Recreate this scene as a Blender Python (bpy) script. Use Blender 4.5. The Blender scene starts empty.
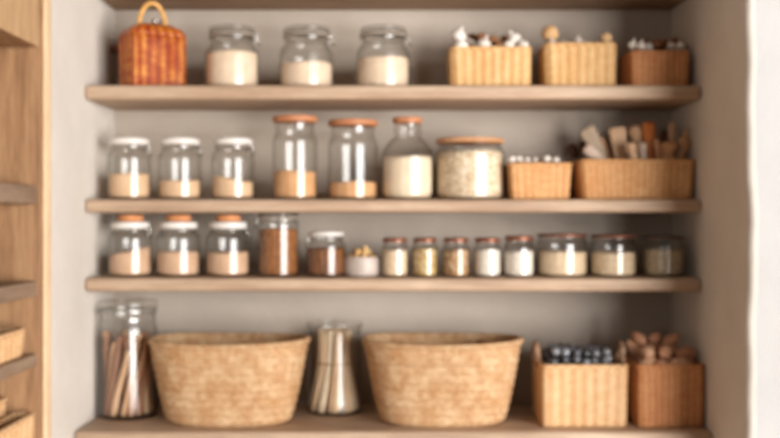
import bpy, math, random
from mathutils import Vector, Matrix
from math import sin, cos, pi, radians

# ------------------------------------------------------------------ camera, world, light
S = bpy.context.scene
COL = S.collection
CAMZ = 1.45
cd = bpy.data.cameras.new('camera'); cam = bpy.data.objects.new('camera', cd); COL.objects.link(cam)
cam.location = (0, 0, CAMZ); cam.rotation_euler = (pi/2, 0, 0)
cd.sensor_width = 36; cd.lens = 1020/780*36
cd.clip_start = .05
cd.dof.use_dof = True; cd.dof.focus_distance = 1.0; cd.dof.aperture_fstop = 6.2
S.camera = cam
w = bpy.data.worlds.new('world'); S.world = w; w.use_nodes = True
w.node_tree.nodes['Background'].inputs[0].default_value = (1.0, .97, .94, 1)
w.node_tree.nodes['Background'].inputs[1].default_value = .095

def area(name, loc, target, sx, sy, power, col):
    ld = bpy.data.lights.new(name, 'AREA'); ld.shape = 'RECTANGLE'; ld.size = sx; ld.size_y = sy
    ld.energy = power; ld.color = col
    o = bpy.data.objects.new(name, ld); COL.objects.link(o); o.location = loc
    o.rotation_euler = (Vector(target)-Vector(loc)).to_track_quat('-Z', 'Y').to_euler()
    return o
area('window_daylight', (3.8, -2.0, 1.25), (-.1, 3.4, 1.3), 3.9, 2.9, 760, (1, .975, .95))
area('window_daylight', (-1.5, -1.3, 1.7), (0, 3.4, 1.3), .6, 1.5, 11, (1, .97, .94))
S.view_settings.view_transform = 'Standard'; S.view_settings.look = 'None'
S.view_settings.exposure = 0.0; S.view_settings.gamma = 1.0; S.view_settings.use_curve_mapping = False
S.cycles.transparent_max_bounces = 40; S.cycles.max_bounces = 10; S.cycles.use_denoising = True
S.cycles.sample_clamp_indirect = 6

# ------------------------------------------------------------------ materials
def lin(c): return tuple(((v/255)/12.92 if v/255 <= .04045 else ((v/255+.055)/1.055)**2.4) for v in c)
def nt(name):
    m = bpy.data.materials.new(name); m.use_nodes = True
    return m, m.node_tree, m.node_tree.nodes['Principled BSDF']
def coords(t, scale, kind='Object'):
    tc = t.nodes.new('ShaderNodeTexCoord'); mp = t.nodes.new('ShaderNodeMapping')
    mp.inputs['Scale'].default_value = scale; t.links.new(tc.outputs[kind], mp.inputs[0]); return mp.outputs[0]
def ramp(t, fac, stops):
    r = t.nodes.new('ShaderNodeValToRGB'); t.links.new(fac, r.inputs[0])
    e = r.color_ramp.elements
    while len(e) < len(stops): e.new(.5)
    for el, (p, c) in zip(e, stops): el.position = p; el.color = (*lin(c), 1)
    return r.outputs[0]
def bump(t, h, b, strength, dist=.01):
    n = t.nodes.new('ShaderNodeBump'); n.inputs['Strength'].default_value = strength; n.inputs['Distance'].default_value = dist
    t.links.new(h, n.inputs['Height']); t.links.new(n.outputs[0], b.inputs['Normal'])
def noise(t, vec, scale, detail=4, rough=.55):
    n = t.nodes.new('ShaderNodeTexNoise'); n.inputs['Scale'].default_value = scale; n.inputs['Detail'].default_value = detail
    n.inputs['Roughness'].default_value = rough; t.links.new(vec, n.inputs['Vector']); return n.outputs[0]
def mixc(t, a, b, fac, mode='MIX'):
    m = t.nodes.new('ShaderNodeMix'); m.data_type = 'RGBA'; m.blend_type = mode
    if isinstance(fac, (int, float)): m.inputs[0].default_value = fac
    else: t.links.new(fac, m.inputs[0])
    t.links.new(a, m.inputs[6]); t.links.new(b, m.inputs[7]); return m.outputs[2]
def plain(name, col, rough=.6, metal=0, spec=.5, var=8, scale=30):
    m, t, b = nt(name)
    n = noise(t, coords(t, (1, 1, 1)), scale)
    lo = tuple(max(0, c-var) for c in col); hi = tuple(min(255, c+var) for c in col)
    t.links.new(ramp(t, n, [(.35, lo), (.65, hi)]), b.inputs['Base Color'])
    b.inputs['Roughness'].default_value = rough; b.inputs['Metallic'].default_value = metal
    b.inputs['Specular IOR Level'].default_value = spec
    return m
def wood(name, lo, mid, hi, stretch, rough=.55, scale=6):
    m, t, b = nt(name)
    v = coords(t, stretch)
    n1 = noise(t, v, scale, 8, .6); n2 = noise(t, v, scale*5, 4, .6)
    c = ramp(t, n1, [(.3, lo), (.5, mid), (.72, hi)])
    c2 = ramp(t, n2, [(.3, (205, 205, 205)), (.7, (255, 255, 255))])
    t.links.new(mixc(t, c, c2, .6, 'MULTIPLY'), b.inputs['Base Color'])
    b.inputs['Roughness'].default_value = rough; b.inputs['Specular IOR Level'].default_value = .35
    bump(t, n2, b, .25, .004); return m
def plaster(name, lo, hi):
    m, t, b = nt(name)
    v = coords(t, (1, 1, 1))
    n1 = noise(t, v, 2.2, 5, .6); n2 = noise(t, v, 26, 5, .6)
    t.links.new(ramp(t, n1, [(.3, lo), (.7, hi)]), b.inputs['Base Color'])
    b.inputs['Roughness'].default_value = .9; b.inputs['Specular IOR Level'].default_value = .15
    bump(t, n2, b, .35, .008); return m
def wicker(name, dark, mid, light, sx=90, sy=160, rough=.6, spec=.3, patch=.5, pscale=9, rib=0, ribmix=.6):
    """woven strands: fine strands across (v) broken by stakes (u), both in metres"""
    m, t, b = nt(name)
    uv = coords(t, (1, 1, 1), 'UV')
    w1 = t.nodes.new('ShaderNodeTexBrick'); w1.inputs['Scale'].default_value = 1
    w1.inputs['Brick Width'].default_value = 1/sx*2; w1.inputs['Row Height'].default_value = 1/sy
    w1.inputs['Mortar Size'].default_value = .0009; w1.inputs['Mortar Smooth'].default_value = .8
    w1.inputs['Color1'].default_value = (*lin(mid), 1); w1.inputs['Color2'].default_value = (*lin(light), 1)
    w1.inputs['Mortar'].default_value = (*lin(dark), 1)
    t.links.new(uv, w1.inputs['Vector'])
    n = noise(t, coords(t, (1, 1, .8)), pscale, 4)
    c2 = ramp(t, n, [(.32, tuple(255-(255-c)*.75 for c in mid)), (.68, (255, 255, 255))])
    base = w1.outputs[0]
    if rib:      # stakes as paler bands; weft between darkened by painted rib shade and strand variation
        sx_ = t.nodes.new('ShaderNodeSeparateXYZ'); t.links.new(uv, sx_.inputs[0])
        m1 = t.nodes.new('ShaderNodeMath'); m1.operation = 'MULTIPLY'; m1.inputs[1].default_value = 2*pi/rib; t.links.new(sx_.outputs[0], m1.inputs[0])
        m2 = t.nodes.new('ShaderNodeMath'); m2.operation = 'COSINE'; t.links.new(m1.outputs[0], m2.inputs[0])
        m3 = t.nodes.new('ShaderNodeMath'); m3.operation = 'MULTIPLY_ADD'; m3.inputs[1].default_value = .5; m3.inputs[2].default_value = .5; t.links.new(m2.outputs[0], m3.inputs[0])
        band = ramp(t, m3.outputs[0], [(.1, tuple(c*.80+d*.2-10*i for i, (c, d) in enumerate(zip(mid, dark)))), (.7, (255, 255, 255))])
        base = mixc(t, base, band, ribmix, 'MULTIPLY')
    t.links.new(mixc(t, base, c2, patch, 'MULTIPLY'), b.inputs['Base Color'])
    b.inputs['Roughness'].default_value = rough; b.inputs['Specular IOR Level'].default_value = spec
    inv = t.nodes.new('ShaderNodeMath'); inv.operation = 'SUBTRACT'; inv.inputs[0].default_value = 1
    t.links.new(w1.outputs[1], inv.inputs[1]); bump(t, inv.outputs[0], b, .6, .003)
    return m
def grains(name, cols, size, rough=.8, hgt=.4):
    m, t, b = nt(name)
    vo = t.nodes.new('ShaderNodeTexVoronoi'); vo.inputs['Scale'].default_value = 1/size
    t.links.new(coords(t, (1, 1, 1)), vo.inputs['Vector'])
    sp = t.nodes.new('ShaderNodeSeparateColor'); t.links.new(vo.outputs['Color'], sp.inputs[0])
    t.links.new(ramp(t, sp.outputs[0], [(i/(len(cols)-1)*.9+.05, c) for i, c in enumerate(cols)]), b.inputs['Base Color'])
    b.inputs['Roughness'].default_value = rough; b.inputs['Specular IOR Level'].default_value = .2
    bump(t, vo.outputs['Distance'], b, hgt, .003); return m
def randcol(name, stops, rough=.7, spec=.3):
    m, t, b = nt(name)
    oi = t.nodes.new('ShaderNodeObjectInfo')
    c = ramp(t, oi.outputs['Random'], stops)
    n = noise(t, coords(t, (1, 1, .3)), 60)
    c2 = ramp(t, n, [(.3, (222, 216, 208)), (.7, (255, 255, 255))])
    t.links.new(mixc(t, c, c2, .7, 'MULTIPLY'), b.inputs['Base Color'])
    b.inputs['Roughness'].default_value = rough; b.inputs['Specular IOR Level'].default_value = spec; return m
def glass(name, tint=(.975, .975, .97), edge=(.74, .73, .70), refl=.037):
    m = bpy.data.materials.new(name); m.use_nodes = True; t = m.node_tree; t.nodes.clear()
    out = t.nodes.new('ShaderNodeOutputMaterial'); mix = t.nodes.new('ShaderNodeMixShader')
    tr = t.nodes.new('ShaderNodeBsdfTransparent'); gl = t.nodes.new('ShaderNodeBsdfGlossy'); gl.inputs['Roughness'].default_value = .19
    lw = t.nodes.new('ShaderNodeLayerWeight'); lw.inputs[0].default_value = .5
    def mth(op, a, b):
        n = t.nodes.new('ShaderNodeMath'); n.operation = op
        for i, v in enumerate((a, b)):
            if isinstance(v, (int, float)): n.inputs[i].default_value = v
            else: t.links.new(v, n.inputs[i])
        return n.outputs[0]
    f = lw.outputs['Facing']
    p4 = mth('POWER', f, 4); fac = mth('ADD', mth('MULTIPLY', p4, .45), refl)
    p3 = mth('POWER', f, 3.0)
    mc = t.nodes.new('ShaderNodeMix'); mc.data_type = 'RGBA'; mc.inputs[6].default_value = (*tint, 1); mc.inputs[7].default_value = (*edge, 1)
    t.links.new(p3, mc.inputs[0]); t.links.new(mc.outputs[2], tr.inputs[0])
    t.links.new(fac, mix.inputs[0]); t.links.new(tr.outputs[0], mix.inputs[1]); t.links.new(gl.outputs[0], mix.inputs[2])
    t.links.new(mix.outputs[0], out.inputs[0]); return m

M = {}
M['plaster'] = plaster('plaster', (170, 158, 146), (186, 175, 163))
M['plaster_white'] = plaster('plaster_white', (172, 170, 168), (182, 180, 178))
M['plaster_side_lit'] = plaster('plaster_side_lit', (204, 196, 186), (220, 213, 204))  # back wall's plaster with the left wall's daylight put into its colour
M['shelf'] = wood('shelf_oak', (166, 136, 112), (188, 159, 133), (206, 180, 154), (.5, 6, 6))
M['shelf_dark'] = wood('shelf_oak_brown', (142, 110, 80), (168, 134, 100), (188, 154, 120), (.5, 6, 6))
M['cab'] = wood('cabinet_oak', (140, 102, 70), (164, 124, 88), (184, 144, 105), (6, 6, .6))
M['cab_light'] = wood('cabinet_oak_pale', (184, 146, 106), (200, 162, 120), (214, 178, 138), (6, 6, .6))
M['cab_edge_lit'] = wood('cabinet_edge_lit', (226, 192, 150), (238, 206, 166), (246, 220, 184), (6, 6, .6))  # panel edge catching the window light, painted as paler oak
M['cab_shelf'] = wood('cabinet_shelf_oak', (128, 104, 84), (150, 124, 102), (166, 142, 120), (6, .6, 6))
M['floor'] = wood('floor_boards', (150, 120, 92), (176, 146, 116), (192, 162, 132), (6, .5, 6), .5)
M['wicker'] = wicker('wicker_honey', (168, 122, 72), (228, 188, 132), (240, 206, 154), rib=.03, ribmix=.32)
M['wicker_or'] = wicker('wicker_orange', (140, 90, 50), (226, 174, 118), (240, 196, 142), rib=.022, ribmix=.28)
M['wicker_br'] = wicker('wicker_brown', (120, 72, 40), (216, 154, 102), (230, 176, 124), rib=.02, ribmix=.35)
M['wicker_var'] = wicker('wicker_varnished', (84, 32, 8), (196, 102, 34), (228, 154, 64), 60, 90, .3, .5, .95, 22, rib=.03, ribmix=.7)
M['wicker_pale'] = wicker('wicker_pale', (180, 138, 96), (224, 184, 138), (236, 202, 158), rib=.034, ribmix=.25)
M['seagrass'] = wicker('seagrass', (152, 116, 82), (206, 169, 128), (228, 197, 158), 150, 130, .75, .25, .85, 26)
M['handle_honey'] = plain('handle_honey', (214, 160, 84), .4, var=14, scale=60)
M['handle'] = plain('rope_handle', (150, 116, 88), .8, var=26, scale=50)
M['glass'] = glass('clear_glass'); M['glass_dk'] = glass('clear_glass_heavy', (.97, .97, .965), (.62, .61, .59), .06)
M['white'] = plain('white_enamel', (222, 217, 210), .35, var=4)
M['cork'] = plain('cork', (196, 132, 84), .8, var=14, scale=90)
M['lidwood'] = plain('lid_wood', (196, 146, 104), .6, var=12, scale=20)
M['lidorange'] = plain('lid_orange_wood', (184, 122, 82), .6, var=12, scale=20)
M['copper'] = plain('lid_copper', (142, 92, 70), .4, metal=.6, var=8)
M['darklid'] = plain('lid_dark', (92, 70, 60), .4, metal=.4, var=8)
M['steel'] = plain('steel_wire', (190, 188, 184), .25, metal=1, var=6)
M['rubber'] = plain('rubber_seal', (214, 200, 184), .6, var=5)
M['flour'] = plain('flour', (236, 212, 186), .95, spec=.1, var=7, scale=25)
M['flour2'] = plain('flour_tan', (226, 190, 154), .95, spec=.1, var=8, scale=25)
M['flour3'] = plain('meal_brown', (216, 166, 118), .95, spec=.1, var=9, scale=25)
M['flour4'] = plain('meal_rose', (208, 172, 142), .95, spec=.1, var=9, scale=25)
M['sugar'] = plain('sugar_cream', (240, 220, 192), .95, spec=.1, var=6, scale=25)
M['oats'] = grains('oats', [(188, 156, 118), (228, 206, 174), (246, 232, 208), (220, 192, 156)], .007)
M['rice'] = grains('rice', [(222, 210, 196), (240, 232, 220), (212, 200, 186)], .005)
M['rice_cream'] = grains('rice_cream', [(224, 200, 168), (238, 216, 184), (206, 178, 146)], .005)
M['seeds'] = grains('seeds_olive', [(170, 134, 70), (214, 184, 120), (150, 112, 60), (232, 214, 176)], .006)
M['seeds_br'] = grains('seeds_brown', [(150, 104, 62), (202, 158, 106), (120, 80, 48), (230, 206, 170)], .006)
M['brown'] = grains('brown_grain', [(132, 82, 44), (166, 108, 60), (112, 68, 38), (178, 122, 72)], .006)
M['coffee'] = grains('dark_grain', [(112, 70, 38), (146, 94, 52), (92, 56, 32)], .007)
M['grey_grain'] = grains('grey_grain', [(168, 150, 122), (190, 172, 144), (148, 130, 104)], .005)
M['bowl'] = plain('stoneware', (178, 164, 154), .45, var=10, scale=14)
M['nut'] = randcol('nut_shell', [(0, (196, 152, 96)), (.5, (222, 184, 126)), (1, (238, 208, 158))])
M['garlic'] = randcol('garlic_skin', [(0, (226, 214, 204)), (1, (246, 240, 232))])
M['brownbulb'] = randcol('brown_skin', [(0, (104, 66, 44)), (.5, (138, 92, 60)), (1, (164, 116, 80))])
M['ball'] = randcol('beige_skin', [(0, (214, 172, 124)), (1, (232, 198, 152))])
M['root'] = randcol('root_skin', [(0, (178, 128, 100)), (.5, (216, 164, 130)), (1, (240, 198, 164))])
M['berry'] = randcol('berry_skin', [(0, (58, 58, 62)), (.6, (88, 89, 95)), (1, (134, 136, 142))], .3, 1.0)
M['cinnamon'] = randcol('cinnamon_bark', [(0, (150, 104, 78)), (.4, (188, 138, 104)), (.7, (212, 166, 128)), (.9, (242, 212, 174))], .8)
M['straw'] = randcol('straw', [(0, (234, 198, 156)), (.5, (248, 220, 184)), (1, (252, 236, 210))], .7)
M['tie'] = plain('twine', (190, 150, 108), .9)
M['pod'] = plain('pod_dark', (92, 60, 42), .8, var=20, scale=60)
def uw(n, c): M[n] = wood(n, tuple(v-22 for v in c), c, tuple(min(255, v+14) for v in c), (4, 4, 1), .6)
uw('u_grey', (196, 174, 148)); uw('u_pale', (226, 202, 182)); uw('u_brown', (196, 148, 112)); uw('u_rose', (224, 186, 150))
uw('u_orange', (208, 126, 64)); uw('u_tan', (208, 160, 118)); uw('u_dark', (120, 72, 40))

# ------------------------------------------------------------------ mesh helpers
class MB:
    def __init__(s): s.v = []; s.f = []; s.uv = {}; s.flat = False
    def add(s, vs, fs, uvs=None):
        k = len(s.v); s.v += [tuple(v) for v in vs]
        for i, f in enumerate(fs):
            if uvs: s.uv[len(s.f)] = uvs[i]
            s.f.append(tuple(a+k for a in f))
    def build(s, name, mat, parent=None, loc=None, smooth=True, rot=None):
        me = bpy.data.meshes.new(name); me.from_pydata(s.v, [], s.f); me.update()
        if s.uv:
            l = me.uv_layers.new(name='UVMap')
            for p in me.polygons:
                q = s.uv.get(p.index)
                if q:
                    for li, c in zip(p.loop_indices, q): l.data[li].uv = c
        me.materials.append(mat)
        if smooth:
            for p in me.polygons: p.use_smooth = True
        o = bpy.data.objects.new(name, me); COL.objects.link(o)
        if parent: o.parent = parent
        if loc: o.location = loc
        if rot: o.rotation_euler = rot
        return o
def catmull(pts, sub=4):
    out = []
    n = len(pts)
    for i in range(n-1):
        p0, p1, p2, p3 = pts[max(i-1, 0)], pts[i], pts[i+1], pts[min(i+2, n-1)]
        for k in range(sub):
            t = k/sub
            out.append(tuple(.5*((2*b)+(-a+c)*t+(2*a-5*b+4*c-d)*t*t+(-a+3*b-3*c+d)*t**3) for a, b, c, d in zip(p0, p1, p2, p3)))
    out.append(tuple(pts[-1])); return out
def lathe(mb, prof, seg=32, cx=0, cy=0, cz=0):
    """prof: (r, z) list; r=0 ends become poles"""
    k = len(prof); vs = []; fs = []
    for r, z in prof:
        for i in range(seg):
            a = 2*pi*i/seg; vs.append((cx+max(r, 1e-5)*cos(a), cy+max(r, 1e-5)*sin(a), cz+z))
    for j in range(k-1):
        for i in range(seg):
            i2 = (i+1) % seg; fs.append((j*seg+i, j*seg+i2, (j+1)*seg+i2, (j+1)*seg+i))
    if prof[0][0] < 1e-4: pass
    mb.add(vs, fs)
def tube(mb, pts, r, seg=8, closed=False):
    pts = [Vector(p) for p in pts]; n = len(pts); vs = []; fs = []
    rr = r if isinstance(r, (list, tuple)) else [r]*n
    prev = None
    for i, p in enumerate(pts):
        if closed: d = (pts[(i+1) % n]-pts[i-1]).normalized()
        else: d = (pts[min(i+1, n-1)]-pts[max(i-1, 0)]).normalized()
        if prev is None: a = d.orthogonal().normalized()
        else: a = (prev-d*prev.dot(d)).normalized()
        prev = a; b = d.cross(a)
        for k in range(seg):
            t = 2*pi*k/seg; vs.append(p+(a*cos(t)+b*sin(t))*rr[i])
    for i in range(n if closed else n-1):
        j = (i+1) % n
        for k in range(seg):
            k2 = (k+1) % seg; fs.append((i*seg+k, i*seg+k2, j*seg+k2, j*seg+k))
    if not closed:
        fs.append(tuple(range(seg))[::-1]); fs.append(tuple((n-1)*seg+k for k in range(seg)))
    mb.add(vs, fs)
def rbox(mb, lo, hi, r=.006, seg=3):
    """box with rounded edges, built from a cube grid pushed onto a rounded hull"""
    lo = Vector(lo); hi = Vector(hi); c = (lo+hi)/2; h = (hi-lo)/2; r = min(r, min(h)*.99)
    def axis(hh):
        q = [-hh+r*(1-cos(pi/2*k/seg)) for k in range(seg+1)]
        return q+[-v for v in q[::-1]]
    ax = [axis(h[i]) for i in range(3)]
    idx = {}; vs = []; fs = []
    def vert(p):
        k = tuple(round(v, 7) for v in p)
        if k not in idx:
            q = Vector(p); inner = Vector([max(-h[i]+r, min(h[i]-r, q[i])) for i in range(3)])
            d = q-inner
            if d.length > 1e-9: q = inner+d.normalized()*r
            idx[k] = len(vs); vs.append(q+c)
        return idx[k]
    for a in range(3):
        u, v2 = (a+1) % 3, (a+2) % 3
        for sgn in (-1, 1):
            for i in range(len(ax[u])-1):
                for j in range(len(ax[v2])-1):
                    q = []
                    for di, dj in ((0, 0), (1, 0), (1, 1), (0, 1)):
                        p = [0, 0, 0]; p[a] = sgn*h[a]; p[u] = ax[u][i+di]; p[v2] = ax[v2][j+dj]; q.append(vert(p))
                    fs.append(tuple(q if sgn > 0 else q[::-1]))
    mb.add(vs, fs)
def ball(mb, c, rx, ry, rz, seg=14, rings=9, rot=None, lump=0, seed=0):
    rnd = random.Random(seed); ph = [rnd.uniform(0, 6.28) for _ in range(4)]
    R = rot.to_matrix() if rot else Matrix.Identity(3)
    c = Vector(c); vs = [c+R@Vector((0, 0, -rz))]; fs = []
    for j in range(1, rings):
        th = pi*j/rings
        for i in range(seg):
            a = 2*pi*i/seg
            k = 1+lump*(sin(2*a+ph[0]+2*th)+.6*sin(3*a+ph[1]-3*th)+.5*sin(4*th+ph[2]))*sin(th)
            vs.append(c+R@Vector((rx*sin(th)*cos(a)*k, ry*sin(th)*sin(a)*k, -rz*cos(th)*(1+lump*.5*sin(ph[3]+a)*sin(th)))))
    vs.append(c+R@Vector((0, 0, rz))); L = len(vs)-1
    for i in range(seg):
        fs.append((0, 1+(i+1) % seg, 1+i)); fs.append((L, L-seg+i, L-seg+(i+1) % seg))
        for j in range(rings-2): fs.append((1+j*seg+i, 1+j*seg+(i+1) % seg, 1+(j+1)*seg+(i+1) % seg, 1+(j+1)*seg+i))
    mb.add(vs, fs)

# ------------------------------------------------------------------ object helpers
def tag(o, label=None, cat=None, group=None, kind=None):
    if label: o['label'] = label
    if cat: o['category'] = cat
    if group: o['group'] = group
    if kind: o['kind'] = kind
    return o
def empty(name, loc, label, cat, group=None, rz=0):
    o = bpy.data.objects.new(name, None); COL.objects.link(o); o.location = loc; o.rotation_euler = (0, 0, rz)
    o.empty_display_size = .05
    return tag(o, label, cat, group)
def dup(root, loc, label=None, group=None, rot=None):
    r = root.copy(); COL.objects.link(r); r.location = loc
    if rot: r.rotation_euler = rot
    if label: r['label'] = label
    if group: r['group'] = group
    for ch in list(root.children):
        c = ch.copy(); COL.objects.link(c); c.parent = r
        for g in list(ch.children):
            d = g.copy(); COL.objects.link(d); d.parent = c
    return r
F = 1020.
def PX(px, D): return (px-390)*D/F          # metres across, for a thing measured at px and standing D metres away
def PZ(py, D): return CAMZ+(219-py)*D/F

# ------------------------------------------------------------------ the niche
XL, XR, YB = -.945, .965, 3.5
Z1, Z2, Z3, Z4, ZT = CAMZ+.4145, CAMZ+.061, CAMZ-.183, CAMZ-.635, CAMZ+.714
def struct(mb, name, mat, smooth=False): return tag(mb.build(name, mat, None, None, smooth), kind='structure')
mb = MB(); rbox(mb, (-3, -2, -.1), (4, YB+.3, 0), .002, 1); struct(mb, 'floor', M['floor'])
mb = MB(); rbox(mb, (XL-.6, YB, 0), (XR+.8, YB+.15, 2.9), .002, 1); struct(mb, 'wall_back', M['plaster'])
mb = MB(); rbox(mb, (XL-.6, 2.62, 0), (XL, YB, 2.9), .002, 1); struct(mb, 'wall_left', M['plaster_side_lit'])
# right wall: the return of the niche and the white face toward the room are one hand-plastered body with a soft corner
def wallprofile(z, k0=None):
    wv = .0035*sin(z*5.3+.6)+.0025*sin(z*13+2)+.0015*sin(z*31)
    r = .022; x0 = XR; y0 = 2.75
    p = [(x0, YB), (x0+.0, 3.1), (x0+.002+wv*.4, y0+r+.03)]
    for k in range(7):
        a = pi/2*k/6
        p.append((x0+wv+r-r*cos(a), y0+r-r*sin(a)))
    return p
nz = 120; vs = []; fs = []
for j in range(nz+1):
    z = 2.9*j/nz
    p = wallprofile(z)
    vs += [(x, y, z) for x, y in p]
n = len(wallprofile(0))
for j in range(nz):
    for i in range(n-1): fs.append((j*n+i, j*n+i+1, (j+1)*n+i+1, (j+1)*n+i))
mb = MB(); mb.add(vs, fs)
mb.add([(XR, YB, 0), (XR+.3, YB, 0), (XR+.3, YB, 2.9), (XR, YB, 2.9)], [(0, 1, 2, 3)])
struct(mb, 'wall_right', M['plaster_side_lit'], True)
mb = MB(); vs = []; fs = []
for j in range(nz+1):
    z = 2.9*j/nz; x, y = wallprofile(z)[-1]
    vs += [(x, y, z), (XR+.2, y, z), (2.9, y, z), (2.9, y+.2, z), (XR+.2, y+.2, z)]
for j in range(nz):
    for i in range(4): fs.append((j*5+i, j*5+i+1, j*5+i+6, j*5+i+5))
mb.add(vs, fs); struct(mb, 'wall_front', M['plaster_white'], False)

def shelf(z, th, y0, mat, label, r=.013):
    mb = MB(); rbox(mb, (XL, y0, z-th), (XR, YB, z), r, 3)
    o = mb.build('pantry_shelf', mat); tag(o, label, 'shelf', 'oak shelves built into the plaster niche'); return o
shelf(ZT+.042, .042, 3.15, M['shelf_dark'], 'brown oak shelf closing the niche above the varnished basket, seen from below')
shelf(Z1, .045, 3.15, M['shelf'], 'thick oak shelf carrying the varnished basket and three flour jars')
shelf(Z2, .041, 3.15, M['shelf'], 'oak shelf carrying the white-lidded jars and the basket of wooden utensils')
shelf(Z3, .042, 3.15, M['shelf'], 'oak shelf carrying the cork-topped jars and the row of spice jars')
shelf(Z4, .06, 3.04, M['shelf'], 'lowest deepest oak shelf carrying the two big oval baskets')

# ------------------------------------------------------------------ cabinet on the side wall
XC = -.875; CY0, CY1 = 1.25, 2.62
c = empty('open_cabinet', (XC, 2.0, 0), 'tall oak open cabinet with plank shelves beside the pale plaster wall', 'cabinet')
def cpart(name, lo, hi, mat, r=.004):
    mb = MB(); o = Vector((XC, 2.0, 0)); rbox(mb, Vector(lo)-o, Vector(hi)-o, r, 2); return mb.build(name, mat, c)
pnl = cpart('side_panel', (XC-.42, CY1-.055, 0), (XC-.001, CY1, 2.6), M['cab'])
eb = cpart('edge_band', (XC-.001, CY1-.05, 0), (XC+.006, CY1, 2.6), M['cab_edge_lit'])
eb['label'] = 'oak front edge of the side panel with its highlight painted in'
cpart('side_panel', (XC-.42, CY0, 0), (XC, CY0+.055, 2.6), M['cab'])
cpart('back_panel', (XC-.44, CY0, 0), (XC-.42, CY1, 2.6), M['cab'])
zs = [CAMZ+.083, CAMZ-.156, CAMZ-.338, CAMZ-.575]
for z, th in zip(zs, (.046, .038, .032, .036)):
    cpart('shelf', (XC-.42, CY0+.055, z-th), (XC-.012, CY1-.055, z), M['cab_shelf'])
ub = cpart('upper_box', (XC-.42, CY0+.055, CAMZ+.43), (XC-.025, CY1-.067, 2.55), M['cab'])
dr = cpart('door', (XC-.025, CY0+.06, CAMZ+.43), (XC-.002, CY1-.070, 2.55), M['cab_light'])
dr['label'] = 'pale grooved oak cupboard front'

# ------------------------------------------------------------------ baskets
def outline(w, d, cr, n=120, sup=None):
    """closed outline (x, y, nx, ny, s)"""
    if sup:
        P = []
        for i in range(n*4):
            a = 2*pi*i/(n*4); ca, sa = cos(a), sin(a)
            P.append((w/2*math.copysign(abs(ca)**(2/sup), ca), d/2*math.copysign(abs(sa)**(2/sup), sa)))
    else:
        P = []; cr = min(cr, w/2*.98, d/2*.98)
        def seg(a, b, k):
            for i in range(k): P.append((a[0]+(b[0]-a[0])*i/k, a[1]+(b[1]-a[1])*i/k))
        for (sx, sy, a0) in ((1, -1, -pi/2), (1, 1, 0), (-1, 1, pi/2), (-1, -1, pi)):
            cx, cy = sx*(w/2-cr), sy*(d/2-cr)
            for k in range(8):
                a = a0+pi/2*k/8; P.append((cx+cr*cos(a), cy+cr*sin(a)))
            e = (cx+cr*cos(a0+pi/2), cy+cr*sin(a0+pi/2))
            nsx, nsy, na = {(1, -1): (1, 1, 0), (1, 1): (-1, 1, pi/2), (-1, 1): (-1, -1, pi), (-1, -1): (1, -1, -pi/2)}[(sx, sy)]
            e2 = (nsx*(w/2-cr)+cr*cos(na), nsy*(d/2-cr)+cr*sin(na)); seg(e, e2, 20)
    L = [0]
    for i in range(len(P)): L.append(L[-1]+math.dist(P[i], P[(i+1) % len(P)]))
    T = L[-1]; out = []; j = 0
    for i in range(n):
        s = T*i/n
        while L[j+1] < s: j += 1
        t = (s-L[j])/max(L[j+1]-L[j], 1e-9); a, b = P[j], P[(j+1) % len(P)]
        x, y = a[0]+(b[0]-a[0])*t, a[1]+(b[1]-a[1])*t
        tx, ty = b[0]-a[0], b[1]-a[1]; l = math.hypot(tx, ty) or 1
        out.append((x, y, ty/l, -tx/l, s))
    return out, T
def basket_mesh(w, d, h, cr=.02, flare=1.06, rib=.03, amp=.0022, rows=14, floor=.02, sup=None, coil=0, th=.009, n=150, sag=0, seed=0):
    """w, d at the rim; walls with real thickness; rib = spacing of the upright stakes; coil = height of one coil"""
    mb = MB(); rnd = random.Random(seed)
    O, T = outline(w, d, cr, n, sup)
    nr = max(3, round(T/rib)); vs = []; uvr = []
    levels = []
    m = rows*4 if coil else rows
    ph = [rnd.uniform(0, 6) for _ in range(3)]
    for j in range(m+1):
        t = j/m; k = (1/flare)+(1-1/flare)*(t**.8)
        if coil: k -= .035*max(0, 1-t/.09)**2
        levels.append((t*h, k, 'o', t))
    for j in range(m+1):
        t = 1-j/m; k = (1/flare)+(1-1/flare)*(t**.8)
        z = max(t*h, floor)
        levels.append((z, (1/flare)+(1-1/flare)*((z/h)**.8), 'i', t))
    for (z, k, side, t) in levels:
        for (x, y, nx, ny, s) in O:
            if coil: off = .004*abs(sin(pi*z/coil+.5*sin(2*pi*s/T)))-.002+.0012*sin(2*pi*s/.011+pi*round(z/coil))
            else: off = amp*cos(2*pi*s/T*nr)+.0007*cos(pi*s/T*nr*2+pi*round(t*rows))
            wob = .0016*sin(3*2*pi*s/T+ph[0]+z*9)+.0012*sin(5*2*pi*s/T+ph[1]-z*14)
            if side == 'i': off = off*.3-th
            zz = z-sag*t*(.5-.5*cos(2*pi*s/T*2+.4)) if z > floor else z
            vs.append((x*k+nx*(off+wob), y*k+ny*(off+wob), zz)); uvr.append((s*nr*rib/T, z))
    fs = []; uvs = []
    R = len(levels)
    for j in range(R-1):
        for i in range(n):
            i2 = (i+1) % n; q = (j*n+i, j*n+i2, (j+1)*n+i2, (j+1)*n+i); fs.append(q)
            s1 = uvr[j*n+i][0]; s2 = s1+nr*rib/n
            uvs.append(((s1, uvr[j*n+i][1]), (s2, uvr[j*n+i][1]), (s2, uvr[(j+1)*n+i][1]), (s1, uvr[(j+1)*n+i][1])))
    fs.append(tuple(range(n))[::-1]); uvs.append(tuple((v[0], v[1]) for v in vs[:n])[::-1])
    fs.append(tuple((R-1)*n+i for i in range(n))); uvs.append(tuple((vs[(R-1)*n+i][0], vs[(R-1)*n+i][1]) for i in range(n)))
    mb.add(vs, fs, uvs)
    return mb, O, T
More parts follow.
